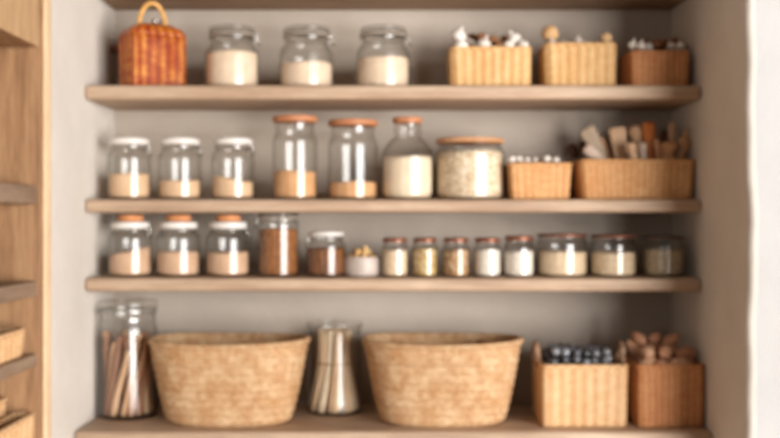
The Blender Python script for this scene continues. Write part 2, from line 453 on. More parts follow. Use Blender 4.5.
def rim_mesh(O, T, z, r=.007, inset=.004, sag=0):
    mb = MB(); n = len(O); seg = 8; vs = []; fs = []
    for i, (x, y, nx, ny, s) in enumerate(O):
        zz = z-sag*(.5-.5*cos(2*pi*s/T*2+.4))
        for k in range(seg):
            a = 2*pi*k/seg; rr = r*(1+.16*sin(2*pi*s/.016+a))
            vs.append((x+nx*(cos(a)*rr-inset), y+ny*(cos(a)*rr-inset), zz+sin(a)*rr))
    uvs = []
    for i in range(n):
        j = (i+1) % n
        for k in range(seg):
            k2 = (k+1) % seg; fs.append((i*seg+k, j*seg+k, j*seg+k2, i*seg+k2))
            s = O[i][4]; uvs.append(((s, k*.006), (s+T/n, k*.006), (s+T/n, k*.006+.006), (s, k*.006+.006)))
    mb.add(vs, fs, uvs); return mb
def basket(name, x, y, z, w, d, h, mat, label, group=None, rz=0, handles=None, hmat='handle', rim=.007, **kw):
    r = empty(name, (x, y, z+.0008), label, 'basket', group, rz)
    m_, O, T = basket_mesh(w, d, h, **kw); m_.build('body', M[mat], r)
    rim_mesh(O, T, h-.003, rim, .004, kw.get('sag', 0)).build('rim', M[mat], r)
    if handles:
        for sx in (-1, 1):
            mb = MB(); pts = []
            for k in range(13):
                a = pi*k/12; pts.append((sx*(w/2-.002+.004*sin(a)), -cos(a)*handles[0], h-.02+sin(a)*handles[1]+.006))
            tube(mb, pts, [handles[2]*(1+.15*sin(k*2.2)) for k in range(13)], 8); mb.build('handle', M[hmat], r)
    return r

# --- top row
# varnished lidded basket, turned to the room
r = empty('lidded_basket', (PX(152.5, 3.27), 3.27, Z1), 'glossy orange-brown lidded wicker basket with hoop handle on a shelf end', 'basket', None, radians(33))
m_, O, T = basket_mesh(.180, .142, .165, cr=.02, flare=1.03, rib=.03, amp=.004, rows=12, floor=.1, seed=3)
m_.build('body', M['wicker_var'], r)
O2, T2 = outline(.179, .141, .02, 120)
mb = MB(); vs = []; uvs = []; fs = []
lv = [(.99, .164), (1.01, .168), (1.0, .176), (.9, .188), (.6, .203), (.25, .209), (.02, .210)]
for k, z in lv:
    for (x, y, nx, ny, s) in O2: vs.append((x*k+nx*.0012*cos(2*pi*s/T2*22), y*k+ny*.0012*cos(2*pi*s/T2*22), z))
for j in range(len(lv)-1):
    for i in range(120):
        i2 = (i+1) % 120; fs.append((j*120+i, j*120+i2, (j+1)*120+i2, (j+1)*120+i)); s = O2[i][4]
        uvs.append(((s, lv[j][1]+.02*j), (s+.005, lv[j][1]+.02*j), (s+.005, lv[j+1][1]+.02*j+.02), (s, lv[j+1][1]+.02*j+.02)))
fs.append(tuple(range(120))[::-1]); uvs.append(tuple((vs[i][0], vs[i][1]) for i in range(120))[::-1])
mb.add(vs, fs, uvs); mb.build('lid', M['wicker_var'], r)
mb = MB(); pts = []
for k in range(17):
    a = pi*k/16; pts.append((-cos(a)*.045, 0, .192+sin(a)*.086))
tube(mb, pts, .0075, 8); h_ = mb.build('handle', M['handle_honey'], r); h_['label'] = 'honey coloured hoop handle'
mb = MB(); tube(mb, [(-.014, -.03, .212), (0, -.034, .214), (.014, -.03, .212)], .007, 8); mb.build('clasp', M['steel'], r)

# --- jar builder
def shell(prof, t=.0032, base=.006):
    """closed glass wall from an outer profile (r, z), bottom to lip"""
    P = catmull(prof, 4)
    out = [(0, 0)]+P
    inn = []
    for i, (r_, z_) in enumerate(P):
        a = P[max(i-1, 0)]; b = P[min(i+1, len(P)-1)]
        dx, dz = b[0]-a[0], b[1]-a[1]; l = math.hypot(dx, dz) or 1
        inn.append((max(r_-t*dz/l, 1e-4), max(z_+t*dx/l, base)))
    inn[-1] = (P[-1][0]-t, P[-1][1])
    mid = [(P[-1][0]-t/2, P[-1][1]+.001)]
    return out+mid+inn[::-1]+[(0, base)], inn
def inner_r(inn, z):
    for i in range(len(inn)-1):
        if inn[i][1] <= z <= inn[i+1][1]:
            t = (z-inn[i][1])/max(inn[i+1][1]-inn[i][1], 1e-9); return inn[i][0]+(inn[i+1][0]-inn[i][0])*t
    return inn[0][0]
STY = {
 'clamp': [(.90, 0), (.98, .03), (1, .08), (1, .3), (1, .52), (.985, .6), (.90, .67), (.80, .73), (.785, .79), (.80, .84), (.84, .86)],
 'white': [(.88, 0), (.97, .03), (1, .08), (1, .4), (1, .64), (.97, .71), (.87, .78), (.83, .82), (.84, .87)],
 'tall': [(.9, 0), (.98, .02), (1, .06), (1, .4), (1, .68), (.97, .74), (.89, .79), (.86, .84), (.88, .93)],
 'bottle': [(.86, 0), (.96, .03), (1, .09), (1, .3), (1, .50), (.94, .60), (.74, .70), (.56, .755), (.52, .79), (.55, .83), (.52, .88), (.53, .93)],
 'wide': [(.9, 0), (.97, .03), (1, .10), (1, .4), (1, .72), (.98, .80), (.92, .86), (.90, .93)],
 'cork': [(.88, 0), (.97, .03), (1, .08), (1, .35), (1, .56), (.97, .65), (.84, .71), (.78, .74), (.79, .77)],
 'spice': [(.88, 0), (.97, .04), (1, .1), (1, .4), (1, .66), (.96, .76), (.84, .83), (.82, .88)],
 'straight': [(.9, 0), (.98, .02), (1, .06), (1, .4), (1, .8), (.99, .88), (.95, .92), (.96, .955)],
 'big': [(.88, 0), (.97, .02), (1, .07), (1, .35), (1, .70), (.99, .76), (.95, .81), (.93, .84), (.94, .88), (.98, .90), (.98, .93)],
 'vase': [(.9, 0), (.96, .015), (.97, .06), (.94, .3), (.93, .6), (.92, .8), (.93, .92), (.98, .96), (1, .975), (1, .99)],
}
def disc(mb, r_, z0, z1, e=.003, dome=0, seg=32):
    lathe(mb, [(0, z0), (r_-e, z0), (r_, z0+e), (r_, z1-e), (r_-e, z1), (r_*.5, z1+dome*.8), (0, z1+dome)], seg)
def hoops(root, R, z, mb=None):
    """spring wire round the neck with a bail at one side and a latch lever at the other"""
    mb = MB(); tube(mb, [(R*cos(a*pi/12), R*sin(a*pi/12), z) for a in range(24)], .0016, 6, True)
    mb.build('wire_ring', M['steel'], root)
    mb = MB(); s = R*.33
    tube(mb, catmull([(R, -s, z), (R*1.10, -s, z-.014), (R*1.2, -s*.6, z-.020), (R*1.2, s*.6, z-.020), (R*1.10, s, z-.014), (R, s, z), (R*1.02, s*.9, z+.014), (R*.86, s*.6, z+.022), (R*.86, -s*.6, z+.022), (R*1.02, -s*.9, z+.014), (R, -s, z)], 2), .0018, 6)
    mb.build('latch', M['steel'], root)
def jar(cx, wpx, top, D, zb, style, lid, fill, fy, jl, fl, fcat='flour', group=None, fgroup=None, name='glass_jar', glassm='glass', tilt=0, rz=0, fname=None):
    """cx, wpx, top, fy measured in the photograph; D distance of the jar's middle"""
    x = PX(cx, D); R = wpx/2*D/F; H = PZ(top, D)-zb; z = zb+.0005
    root = empty(name, (x, D, z), jl, 'jar', group, rz)
    prof = [(a*R, b*H) for a, b in STY[style]]
    sh, inn = shell(prof, .003 if R < .06 else .0036)
    mb = MB(); lathe(mb, sh, 36); mb.build('jar_body', M[glassm], root)
    zt = prof[-1][1]; rt = prof[-1][0]
    if lid == 'glass' and style == 'big':
        mb = MB(); lathe(mb, catmull([(0, zt+.003), (rt*.94, zt+.003), (rt*1.01, zt+.006), (rt*1.0, H-.005), (rt*.92, H-.001), (0, H)], 2), 32); mb.build('lid', M['glass'], root)
        mb = MB(); tube(mb, [(rt*1.0*cos(a*pi/12), rt*1.0*sin(a*pi/12), zt-.012) for a in range(24)], .0016, 6, True); mb.build('wire_ring', M['steel'], root)
    elif lid == 'glass':
        mb = MB(); disc(mb, rt+.003, zt+.004, zt+.011, .003, .004); mb.build('lid', M['glass_dk'], root)
        mb = MB(); disc(mb, rt*.93, zt+.018, H, .004, .0, 32)
        mb2 = MB(); lathe(mb2, catmull([(0, zt+.012), (rt*.95, zt+.012), (rt*.98, zt+.018), (rt*.98, H-.006), (rt*.9, H-.001), (0, H)], 2), 32); mb2.build('lid_dome', M['glass_dk'], root)
        mb = MB(); lathe(mb, [(rt-.006, zt+.001), (rt+.002, zt+.001), (rt+.003, zt+.003), (rt-.006, zt+.0035)], 32); mb.build('gasket', M['rubber'], root)
        hoops(root, rt*1.02, zt-.008)
    elif lid == 'white':
        mb = MB(); lathe(mb, [(0, zt+.002), (rt*.97, zt+.002), (rt*1.06, zt+.005), (rt*1.08, zt+(H-zt)*.55), (rt*1.02, H-.004), (rt*.8, H), (0, H+.001)], 32); mb.build('lid', M['white'], root)
        hoops(root, rt*1.0, zt-.009)
    elif lid == 'cork':
        mb = MB(); lathe(mb, [(rt*.5, zt+.001), (rt*1.0, zt+.001), (rt*1.07, zt+.004), (rt*1.08, zt+.018), (rt*1.02, zt+.022), (rt*.7, zt+.023), (0, zt+.023)], 32)
        mb.build('collar', M['white'], root)
        mb = MB(); disc(mb, rt*.72, zt+.0235, H, .004, .001); o = mb.build('cork_stopper', M['cork'], root); o['label'] = 'orange cork stopper'
        hoops(root, rt*1.02, zt-.006)
    elif lid in ('lidorange', 'lidwood', 'copper', 'darklid'):
        k = {'tall': 1.13, 'bottle': 1.08, 'wide': 1.10, 'spice': 1.1}.get(style, 1.1)
        mb = MB(); disc(mb, rt*k, zt+.0005, H, .003, .001); o = mb.build('lid', M[lid], root)
    if fill:
        hf = PZ(fy, D)-zb-.001; g = .002
        P = [(0, .0066)]; zz = .0066
        P.append((inner_r(inn, .009)-g-.002, .0066))
        for k in range(1, 9):
            q = .009+(hf-.009)*k/8; P.append((max(.003, inner_r(inn, q)-g), q))
        re = P[-1][0]
        mb = MB(); seg = 36; rnd = random.Random(int(cx*7)); p1, p2 = rnd.uniform(0, 6), rnd.uniform(0, 6)
        a0 = len(P); P += [(re*.8, hf+.001), (re*.45, hf+.003), (re*.12, hf+.004), (0, hf+.004)]
        lathe(mb, P, seg)
        for i, v in enumerate(mb.v):
            if i >= (a0-1)*seg:
                a = math.atan2(v[1], v[0]); q = math.hypot(v[0], v[1])/re
                mb.v[i] = (v[0], v[1], v[2]+q*(.0025*sin(a+p1)+.0014*sin(3*a+p2))+tilt*v[0])
        f = mb.build(fname or 'flour', M[fill], None, (x, D, z)); tag(f, fl, fcat, fgroup, 'stuff')
    return root

# glass jar tucked behind the varnished basket
jar(121, 20, 46, 3.45, Z1, 'spice', 'copper', None, 0, 'small narrow glass jar half hidden behind the varnished basket', '')
G = 'clamp jars of flour beside the varnished basket'
j1 = jar(232, 54, 28, 3.29, Z1, 'clamp', 'glass', 'flour', 54, 'clamp-top glass jar filled highest with flour, beside the varnished basket', 'pale flour in the clamp jar beside the varnished basket', group=G)
def refill(cx, wpx, top, D, zb, style, fill, fy, label, cat='flour', tilt=0, fname='flour', fgroup=None):
    """only the filling of a jar that is a copy"""
    r0 = jar(cx, wpx, top, D, zb, style, 'none', fill, fy, 'tmp', label, cat, tilt=tilt, fname=fname, fgroup=fgroup)
    for ch in list(r0.children): bpy.data.objects.remove(ch)
    bpy.data.objects.remove(r0)
dup(j1, (PX(306.5, 3.29), 3.29, Z1+.0005), 'clamp-top glass jar less than half full of flour, middle of three')
refill(306.5, 54, 28, 3.29, Z1, 'clamp', 'flour', 65, 'low fill of pale flour in the middle clamp jar of three')
dup(j1, (PX(383, 3.29), 3.29, Z1+.0005), 'clamp-top glass jar of flour nearest the basket of garlic')
refill(383, 54, 28, 3.29, Z1, 'clamp', 'flour', 59, 'pale flour in the clamp jar nearest the basket of garlic')

basket('wicker_basket', PX(488, 3.3), 3.3, Z1, .254, .2, .124, 'wicker', 'honey wicker basket holding garlic bulbs and brown bulbs', 'wicker baskets on the shelf with the flour jars', flare=1.03, floor=.105, seed=1)
basket('wicker_basket', PX(575.5, 3.3), 3.3, Z1, .224, .2, .136, 'wicker', 'honey wicker basket with a round beige bulb on its corner', 'wicker baskets on the shelf with the flour jars', flare=1.03, floor=.11, seed=2)
basket('wicker_basket', PX(653, 3.29), 3.29, Z1, .186, .18, .111, 'wicker_br', 'small brown wicker basket of pale heads in the top corner of the niche', 'wicker baskets on the shelf with the flour jars', flare=1.03, rib=.02, amp=.0012, floor=.09, seed=4)

def bulb_mesh():
    mb = MB(); pr = catmull([(0, -.020), (.012, -.019), (.023, -.008), (.024, .004), (.014, .016), (.005, .022), (.004, .032), (0, .034)], 3)
    lathe(mb, pr, 16)
    for i, v in enumerate(mb.v):
        a = math.atan2(v[1], v[0]); k = 1+.07*cos(6*a); mb.v[i] = (v[0]*k, v[1]*k, v[2])
    return mb
def piles(name, mesh, mat, items, label, cat, group, seed=0):
    """items: (x, y, z, scale) ; all share one mesh"""
    rnd = random.Random(seed); first = None
    for it in items:
        x, y, z, s = it[:4]
        if first is None:
            o = mesh.build(name, M[mat]); first = o
            tag(o, label, cat, group)
        else:
            o = first.copy(); COL.objects.link(o)
        o.location = (x, y, z); o.scale = (s, s, s)
        o.rotation_euler = it[4] if len(it) > 4 else (rnd.uniform(-.5, .5), rnd.uniform(-.5, .5), rnd.uniform(0, 6))
    return first
def pt(px, py, D): return (PX(px, D), D, PZ(py, D))
piles('garlic_bulb', bulb_mesh(), 'garlic', [(*pt(459, 36, 3.27), .95), (*pt(461, 46, 3.22), .9), (*pt(484, 45, 3.24), .95), (*pt(514, 39, 3.27), .9), (*pt(509, 46, 3.22), .8), (*pt(522, 46, 3.25), .85), (*pt(470, 45, 3.31), .85)],
      'white garlic bulb heaped in the honey basket beside the flour jars', 'garlic', 'garlic bulbs in the basket beside the flour jars', 1)
mb = MB(); ball(mb, (0, 0, 0), .022, .02, .019, lump=.06)
piles('brown_bulb', mb, 'brownbulb', [(*pt(473, 39, 3.34), .95), (*pt(482, 38, 3.30), .9), (*pt(493, 41, 3.28), .95), (*pt(500, 45, 3.24), .75), (*pt(505, 40, 3.33), .8), (*pt(493, 46, 3.35), .9), (*pt(515, 45, 3.35), 1)],
      'small brown bulb lying among the garlic in the honey basket', 'bulb', 'brown bulbs among the garlic', 2)
mb = MB(); ball(mb, (0, 0, 0), .027, .027, .026, lump=.04); o = mb.build('round_bulb', M['ball'], None, pt(550, 33.5, 3.26)); tag(o, 'largest round beige bulb standing over the corner of the middle honey basket', 'bulb')
mb = MB(); ball(mb, (0, 0, 0), .019, .019, .018, lump=.05); o = mb.build('round_bulb', M['ball'], None, pt(606, 38, 3.26)); tag(o, 'smaller beige bulb at the basket end next to the brown basket', 'bulb')
piles('garlic_bulb', bulb_mesh(), 'garlic', [(*pt(552, 43, 3.235), .5), (*pt(578, 41, 3.28), .6), (*pt(586, 45, 3.26), .6), (*pt(566, 45, 3.3), .6)],
      'small pale bulb in the basket with the round beige bulb', 'garlic', 'small pale bulbs in the middle honey basket', 3)
piles('garlic_bulb', bulb_mesh(), 'garlic', [(*pt(633, 45, 3.25), .65), (*pt(641, 46, 3.23), .65), (*pt(671, 46, 3.25), .55), (*pt(680, 46, 3.23), .55), (*pt(649, 47, 3.24), .5)],
      'pale small head in the brown basket in the niche corner', 'garlic', 'pale heads in the brown corner basket', 4)
mb = MB(); ball(mb, (0, 0, 0), .016, .016, .015, lump=.06)
piles('brown_bulb', mb, 'brownbulb', [(*pt(657, 44, 3.25), 1.1), (*pt(666, 43, 3.29), 1.), (*pt(675, 42, 3.28), 1.0), (*pt(645, 42, 3.30), .9), (*pt(660, 47, 3.33), 1)],
      'dark round head in the brown basket in the niche corner', 'bulb', 'dark heads in the brown corner basket', 5)

# --- second row
G = 'white-lidded clamp jars'
D = 3.26
j2 = jar(129.5, 43, 138, D, Z2, 'white', 'white', 'flour2', 174, 'white-lidded clamp jar nearest the niche side wall, two-thirds full', 'tan flour in the white-lidded jar nearest the niche side wall', group=G)
dup(j2, (PX(180, D), D, Z2+.0005), 'white-lidded clamp jar, the middle one of three', rot=(0, 0, .4))
refill(180, 43, 138, D, Z2, 'white', 'flour2', 181, 'low tan flour in the middle white-lidded jar')
dup(j2, (PX(233, D), D, Z2+.0005), 'white-lidded clamp jar standing beside the tall wood-lidded jar', rot=(0, 0, -.3))
refill(233, 43, 138, D, Z2, 'white', 'flour2', 179, 'sloping tan flour in the white-lidded jar beside the tall jar', tilt=-.18)
jar(295, 45, 117, 3.27, Z2, 'tall', 'lidorange', 'flour3', 172, 'tallest cylindrical jar with orange wooden lid, a quarter full of brown meal', 'brown meal in the tallest orange-lidded jar', fname='brown_meal', fcat='meal')
jar(353, 50, 121, 3.28, Z2, 'tall', 'lidorange', 'flour3', 183, 'tall wide cylindrical jar with orange wooden lid, almost empty', 'shallow brown meal in the nearly empty tall jar', fname='brown_meal', fcat='meal')
jar(407.5, 52, 118, 3.28, Z2, 'bottle', 'lidorange', 'sugar', 157, 'narrow-necked bottle jar with orange lid and cream sugar', 'cream sugar in the narrow-necked bottle jar', fname='sugar', fcat='sugar', name='bottle_jar')
jar(470, 69, 139.5, 3.30, Z2, 'wide', 'lidwood', 'oats', 153, 'wide squat jar of rolled oats with flat wooden lid', 'rolled oats in the wide wooden-lidded jar', fname='rolled_oats', fcat='oats')
basket('wicker_basket', PX(537.5, 3.28), 3.28, Z2, .196, .16, .112, 'wicker_or', 'small orange wicker basket beside the jar of oats', None, flare=1.08, rib=.024, amp=.0018, floor=.09, seed=6)
mb = MB(); ball(mb, (0, 0, 0), .012, .011, .010, lump=.06)
piles('shelled_nut', mb, 'garlic', [(*pt(512, 159.5, 3.24), 1), (*pt(519, 159, 3.25), 1.), (*pt(527, 160, 3.24), .9), (*pt(535, 160, 3.26), .9), (*pt(547, 159, 3.25), 1.1), (*pt(556, 160, 3.24), 1), (*pt(541, 161, 3.30), 1.0), (*pt(522, 161, 3.30), 1.0)],
      'cream shelled nut heaped in the small orange basket', 'nut', 'cream nuts in the small orange basket', 6)
basket('wicker_basket', PX(631.5, 3.29), 3.30, Z2, .362, .2, .123, 'wicker_or', 'long wicker basket holding wooden utensils and brushes', None, flare=1.07, rib=.022, amp=.0014, floor=.02, seed=7, n=190)
# dark seed pods leaning behind the long basket
mb = MB(); ball(mb, (0, 0, 0), .021, .021, .03, lump=.1)
piles('seed_pod', mb, 'pod', [(PX(576, 3.45), 3.455, Z2+.028, 1), (PX(566, 3.45), 3.46, Z2+.072, .95), (PX(578, 3.45), 3.455, Z2+.122, .95), (PX(573, 3.45), 3.46, Z2+.172, .8), (PX(585, 3.45), 3.455, Z2+.185, .8)],
      'dark dried seed pod piled behind the long utensil basket', 'seed pod', 'dark seed pods behind the utensil basket', 7)
def utensil(name, kind, x0, y0, x1, y1, wt, wb, Dt, mat, label, cat):
    """runs from the basket's floor through (x0,y0) at the rim to its head at (x1,y1); widths in photo pixels"""
    top = Vector(pt(x1, y1, Dt)); rim = Vector(pt(x0, y0, Dt+.005))
    d = (rim-top); k = (rim.z-(Z2+.03))/max(abs(d.z), 1e-4); bot = rim+d*k
    lim = .125; bx = PX(635, 3.29); bot.x = max(bx-lim, min(bx+lim, bot.x)); 
    L = (top-bot).length; ax = (top-bot).normalized(); q = ax.to_track_quat('Z', 'Y')
    W = wt*Dt/F/2; B = wb*Dt/F/2; mb = MB()
    if kind == 'paddle':    # flat blade widening to a square-cornered end
        prof = [(0, B*.8), (.35, B*.8), (.55, B), (.8, W*.9), (.93, W), (.985, W*.85), (1, W*.5)]; flat = .35
    elif kind == 'spoon':
        prof = [(0, B*.6), (.5, B*.7), (.66, B*.8), (.76, W*.8), (.87, W), (.95, W*.8), (1, W*.2)]; flat = .5
    elif kind == 'pestle':
        prof = [(0, B), (.5, B), (.72, B*.9), (.8, W*.8), (.9, W), (.97, W*.8), (1, W*.15)]; flat = 1
    elif kind == 'knobspoon':
        prof = [(0, B), (.45, B), (.62, B), (.72, W*.9), (.8, W), (.86, W*.6), (.9, W*.3), (1, W*.24)]; flat = .8
    else:                   # plain handle
        prof = [(0, B), (.5, B), (.8, W), (.95, W), (1, W*.7)]; flat = .8
    pr = catmull(prof, 3); seg = 14; vs = []; fs = []
    for t, r_ in pr:
        for i in range(seg):
            a = 2*pi*i/seg; ca, sa = cos(a), sin(a)
            if kind == 'paddle': ca = math.copysign(abs(ca)**.8, ca); sa = math.copysign(abs(sa)**.8, sa)
            vs.append((r_*ca, max(r_*flat, .003)*sa, t*L))
    for j in range(len(pr)-1):
        for i in range(seg): fs.append((j*seg+i, j*seg+(i+1) % seg, (j+1)*seg+(i+1) % seg, (j+1)*seg+i))
    fs.append(tuple(range(seg))[::-1]); fs.append(tuple((len(pr)-1)*seg+i for i in range(seg)))
    mb.add(vs, fs); o = mb.build(name, M[mat], None, bot)
    # keep the flat side toward the room
    z = ax; xax = Vector((1, 0, 0)); xax = (xax-z*xax.dot(z)).normalized(); yax = z.cross(xax)
    o.rotation_euler = Matrix((xax, yax, z)).transposed().to_euler()
    tag(o, label, cat); return o
for a in [
 ('wooden_paddle', 'paddle', 604, 160, 586, 128, 17, 11, 3.33, 'u_grey', 'broad greyish wooden paddle leaning out at the basket end by the seed pods', 'utensil'),
 ('wooden_scraper', 'handle', 602, 162, 585, 147, 12, 10, 3.265, 'u_pale', 'short pale wooden handle leaning lowest over the basket rim', 'utensil'),
 ('wooden_spatula', 'handle', 611, 160, 600, 138, 8, 9, 3.345, 'u_brown', 'slim brown wooden handle between the two broad paddles', 'utensil'),
 ('wooden_paddle', 'paddle', 621, 160, 617, 127, 18, 12, 3.30, 'u_rose', 'broad pinkish wooden paddle flaring to a wide square end', 'utensil'),
 ('wooden_pestle', 'pestle', 634, 160, 630, 142, 11, 9, 3.23, 'u_rose', 'short round-ended pinkish pestle in front of the broad paddle', 'utensil'),
 ('wooden_pestle', 'pestle', 641, 160, 634, 125, 13, 8, 3.30, 'u_rose', 'longer round-headed pinkish pestle beside the bright orange handle', 'utensil'),
 ('wooden_pestle', 'pestle', 643, 160, 642, 142, 10, 9, 3.255, 'u_pale', 'short pale rounded pestle in front of the orange handle', 'utensil'),
 ('rolling_pin', 'handle', 651, 160, 648, 122, 13, 9, 3.28, 'u_orange', 'bright orange-brown cylindrical wooden handle, the most saturated in the basket', 'utensil'),
 ('wooden_spatula', 'handle', 660, 160, 656, 139, 7, 10, 3.25, 'u_brown', 'narrow reddish wooden handle leaning against the round spoon head', 'utensil'),
 ('wooden_spoon', 'pestle', 668, 160, 669, 141, 17, 14, 3.245, 'u_tan', 'short wooden spoon with a broad rounded tan head', 'utensil'),
 ('wooden_stick', 'handle', 674, 160, 672, 122, 8, 8, 3.31, 'u_rose', 'thin upright pinkish stick behind the rounded tan spoon head', 'utensil'),
 ('wooden_stick', 'handle', 665, 160, 664, 131, 8, 6, 3.35, 'u_dark', 'dark short stick standing behind the others', 'utensil'),
 ('wooden_dipper', 'knobspoon', 680, 160, 687, 129, 14, 9, 3.27, 'u_tan', 'bulbous tan dipper with thin pale tip leaning at the wall end', 'utensil'),
]: utensil(*a)

# --- third row
G = 'cork-stoppered jars'
D = 3.26
j3 = jar(130.5, 44, 215, D, Z3, 'cork', 'cork', 'flour4', 251, 'cork-stoppered jar with white collar nearest the niche side wall', 'rosy meal sloping in the cork-stoppered jar nearest the side wall', group=G, fname='meal', fcat='meal', tilt=.2)
dup(j3, (PX(178.5, D), D, Z3+.0005), 'cork-stoppered jar with white collar, middle of three', rot=(0, 0, 2.6))
refill(178.5, 44, 215, D, Z3, 'cork', 'flour4', 252, 'rosy meal in the middle cork-stoppered jar', 'meal', fname='meal')
dup(j3, (PX(228, D), D, Z3+.0005), 'cork-stoppered jar with white collar beside the tall jar of brown grain', rot=(0, 0, .3))
refill(228, 44, 215, D, Z3, 'cork', 'flour4', 252, 'rosy meal in the cork-stoppered jar beside the tall brown jar', 'meal', fname='meal')
jar(278.5, 41, 216, 3.26, Z3, 'straight', 'glass', 'brown', 229, 'tall straight jar full of brown grain with clear clamp lid', 'brown grain filling the tall straight jar', fname='brown_grain', fcat='grain', rz=pi)
jar(326, 40, 231, 3.25, Z3, 'white', 'white', 'coffee', 248, 'short white-lidded clamp jar of dark brown grain beside the stoneware bowl', 'dark brown grain in the short white-lidded jar', fname='dark_grain', fcat='grain', rz=pi)
# bowl and nuts
D = 3.26; bx = PX(362, D); R = 19.5*D/F
mb = MB(); pr = catmull([(.76*R, 0), (.92*R, .004), (.99*R, .02), (1.0*R, .045), (.97*R, .062)], 4)
lathe(mb, [(0, 0)]+pr+[(.94*R, .0635)]+[(r_-.005, max(z_, .036)) for r_, z_ in pr[::-1]]+[(0, .036)], 36)
o = mb.build('stoneware_bowl', M['bowl'], None, (bx, D, Z3)); tag(o, 'small grey-white stoneware bowl heaped with nuts', 'bowl')
mb = MB(); ball(mb, (0, 0, 0), .013, .0115, .0105, lump=.05)
it = []
for k in range(9):
    a = 2*pi*k/9; it.append((bx+.036*cos(a), D+.036*sin(a), Z3+.062, .95))
for k in range(5):
    a = 2*pi*k/5+.3; it.append((bx+.019*cos(a), D+.019*sin(a), Z3+.0785, 1))
it.append((bx+.004, D, Z3+.064, .8)); it.append((bx+.010, D-.004, Z3+.090, .8))
piles('whole_nut', mb, 'nut', it, 'light brown whole nut heaped in the stoneware bowl', 'nut', 'nuts in the stoneware bowl', 8)
G = 'small copper-lidded spice jars'
D = 3.22
spice = [(395, 27, 238, 'rice_cream', 250, 'ivory rice', 'beside the stoneware bowl'),
         (425, 26, 238, 'seeds', 249, 'olive seeds', 'second from the stoneware bowl'),
         (456, 28, 238, 'seeds_br', 250, 'brown speckled seeds', 'in the middle of the row of five'),
         (487.5, 28, 238, 'rice', 250, 'whitish grains', 'second from the wide cream jar'),
         (519, 31, 236, 'rice', 251, 'white rice', 'next to the wide cream jar')]
for cx, w_, top, mt, fy, what, where in spice:
    jar(cx, w_, top, D, Z3, 'spice', 'copper', mt, fy, 'small copper-lidded jar of %s %s' % (what, where), '%s in the small jar %s' % (what, where), fname=what.replace(' ', '_'), fcat='seeds' if 'seeds' in what else 'rice', group=G)
G = 'wide squat jars at the end of the spice row'
jar(562, 51, 234, 3.26, Z3, 'wide', 'copper', 'rice_cream', 251, 'widest squat copper-lidded jar of cream grain next to the small jars', 'cream grain in the widest squat copper-lidded jar', fname='cream_grain', fcat='grain', group=G)
jar(613.5, 46, 235, 3.25, Z3, 'wide', 'copper', 'rice_cream', 252, 'squat copper-lidded jar of cream grain beside the dark-lidded jar', 'cream grain in the squat jar beside the dark-lidded jar', fname='cream_grain', fcat='grain', group=G)
jar(663.5, 42, 236, 3.25, Z3, 'wide', 'darklid', 'grey_grain', 249, 'squat dark-lidded jar of greyish grain in the shaded niche corner', 'greyish grain in the dark-lidded corner jar', fname='grey_grain', fcat='grain', group=G)

# --- bottom row
D = 3.29
r = jar(127.5, 59, 300, D, Z4, 'big', 'glass', None, 0, 'large clamp jar of cinnamon sticks on the lowest shelf', '', name='large_glass_jar', glassm='glass_dk')
bx = PX(127.5, D); rnd = random.Random(5); first = None; ns = 0
for Rr, cnt, tw in ((.072, 16, .8), (.048, 9, -.9), (.023, 4, .6)):
    for k in range(cnt):
        a = 2*pi*k/cnt+rnd.uniform(-.05, .05); L = rnd.uniform(.215, .275); t2 = a+tw+rnd.uniform(-.12, .12)
        r1 = Rr*.98; p0 = Vector((r1*cos(a), r1*sin(a), .012)); p1 = Vector((Rr*cos(t2), Rr*sin(t2), L))
        mb = MB(); rr = rnd.uniform(.0065, .0105); bend = Vector((rnd.uniform(-.004, .004), rnd.uniform(-.004, .004), 0))
        tube(mb, catmull([p0, p0.lerp(p1, .35)+bend, p0.lerp(p1, .7)-bend*.5, p1], 3), [rr*(1+.08*sin(q*1.7+k)) for q in range(10)], 8)
        o = mb.build('cinnamon_stick', M['cinnamon'], None, (bx, D, Z4+.0005))
        tag(o, 'rough brown cinnamon stick standing in the large clamp jar', 'cinnamon stick', 'cinnamon sticks in the large clamp jar')

def big_basket(cx, w_, label, seed, D=3.215, floor=.02):
    return basket('seagrass_basket', PX(cx, D), D, Z4, w_*D/F, .33, .257, 'seagrass', label, 'big oval seagrass baskets', rim=.0095, flare=1.31, sup=2.4, coil=.026, rows=24, floor=floor, n=280, sag=.006, seed=seed, th=.011)
big_basket(230, 157, 'big empty oval seagrass basket between the cinnamon jar and the straw jar', 11)
big_basket(442.5, 157, 'big oval seagrass basket beside the square basket of dark berries', 12, floor=.20)
mb = MB(); ball(mb, (0, 0, 0), .024, .024, .022, lump=.05)
bxx = PX(442.5, 3.215)
piles('small_onion', mb, 'brownbulb', [(bxx+.125, 3.28, Z4+.225, 1), (bxx+.150, 3.22, Z4+.222, .85), (bxx+.09, 3.30, Z4+.217, .9)],
      'dull reddish onion lying in the oval basket beside the berries', 'onion', 'onions in the second oval basket', 9)
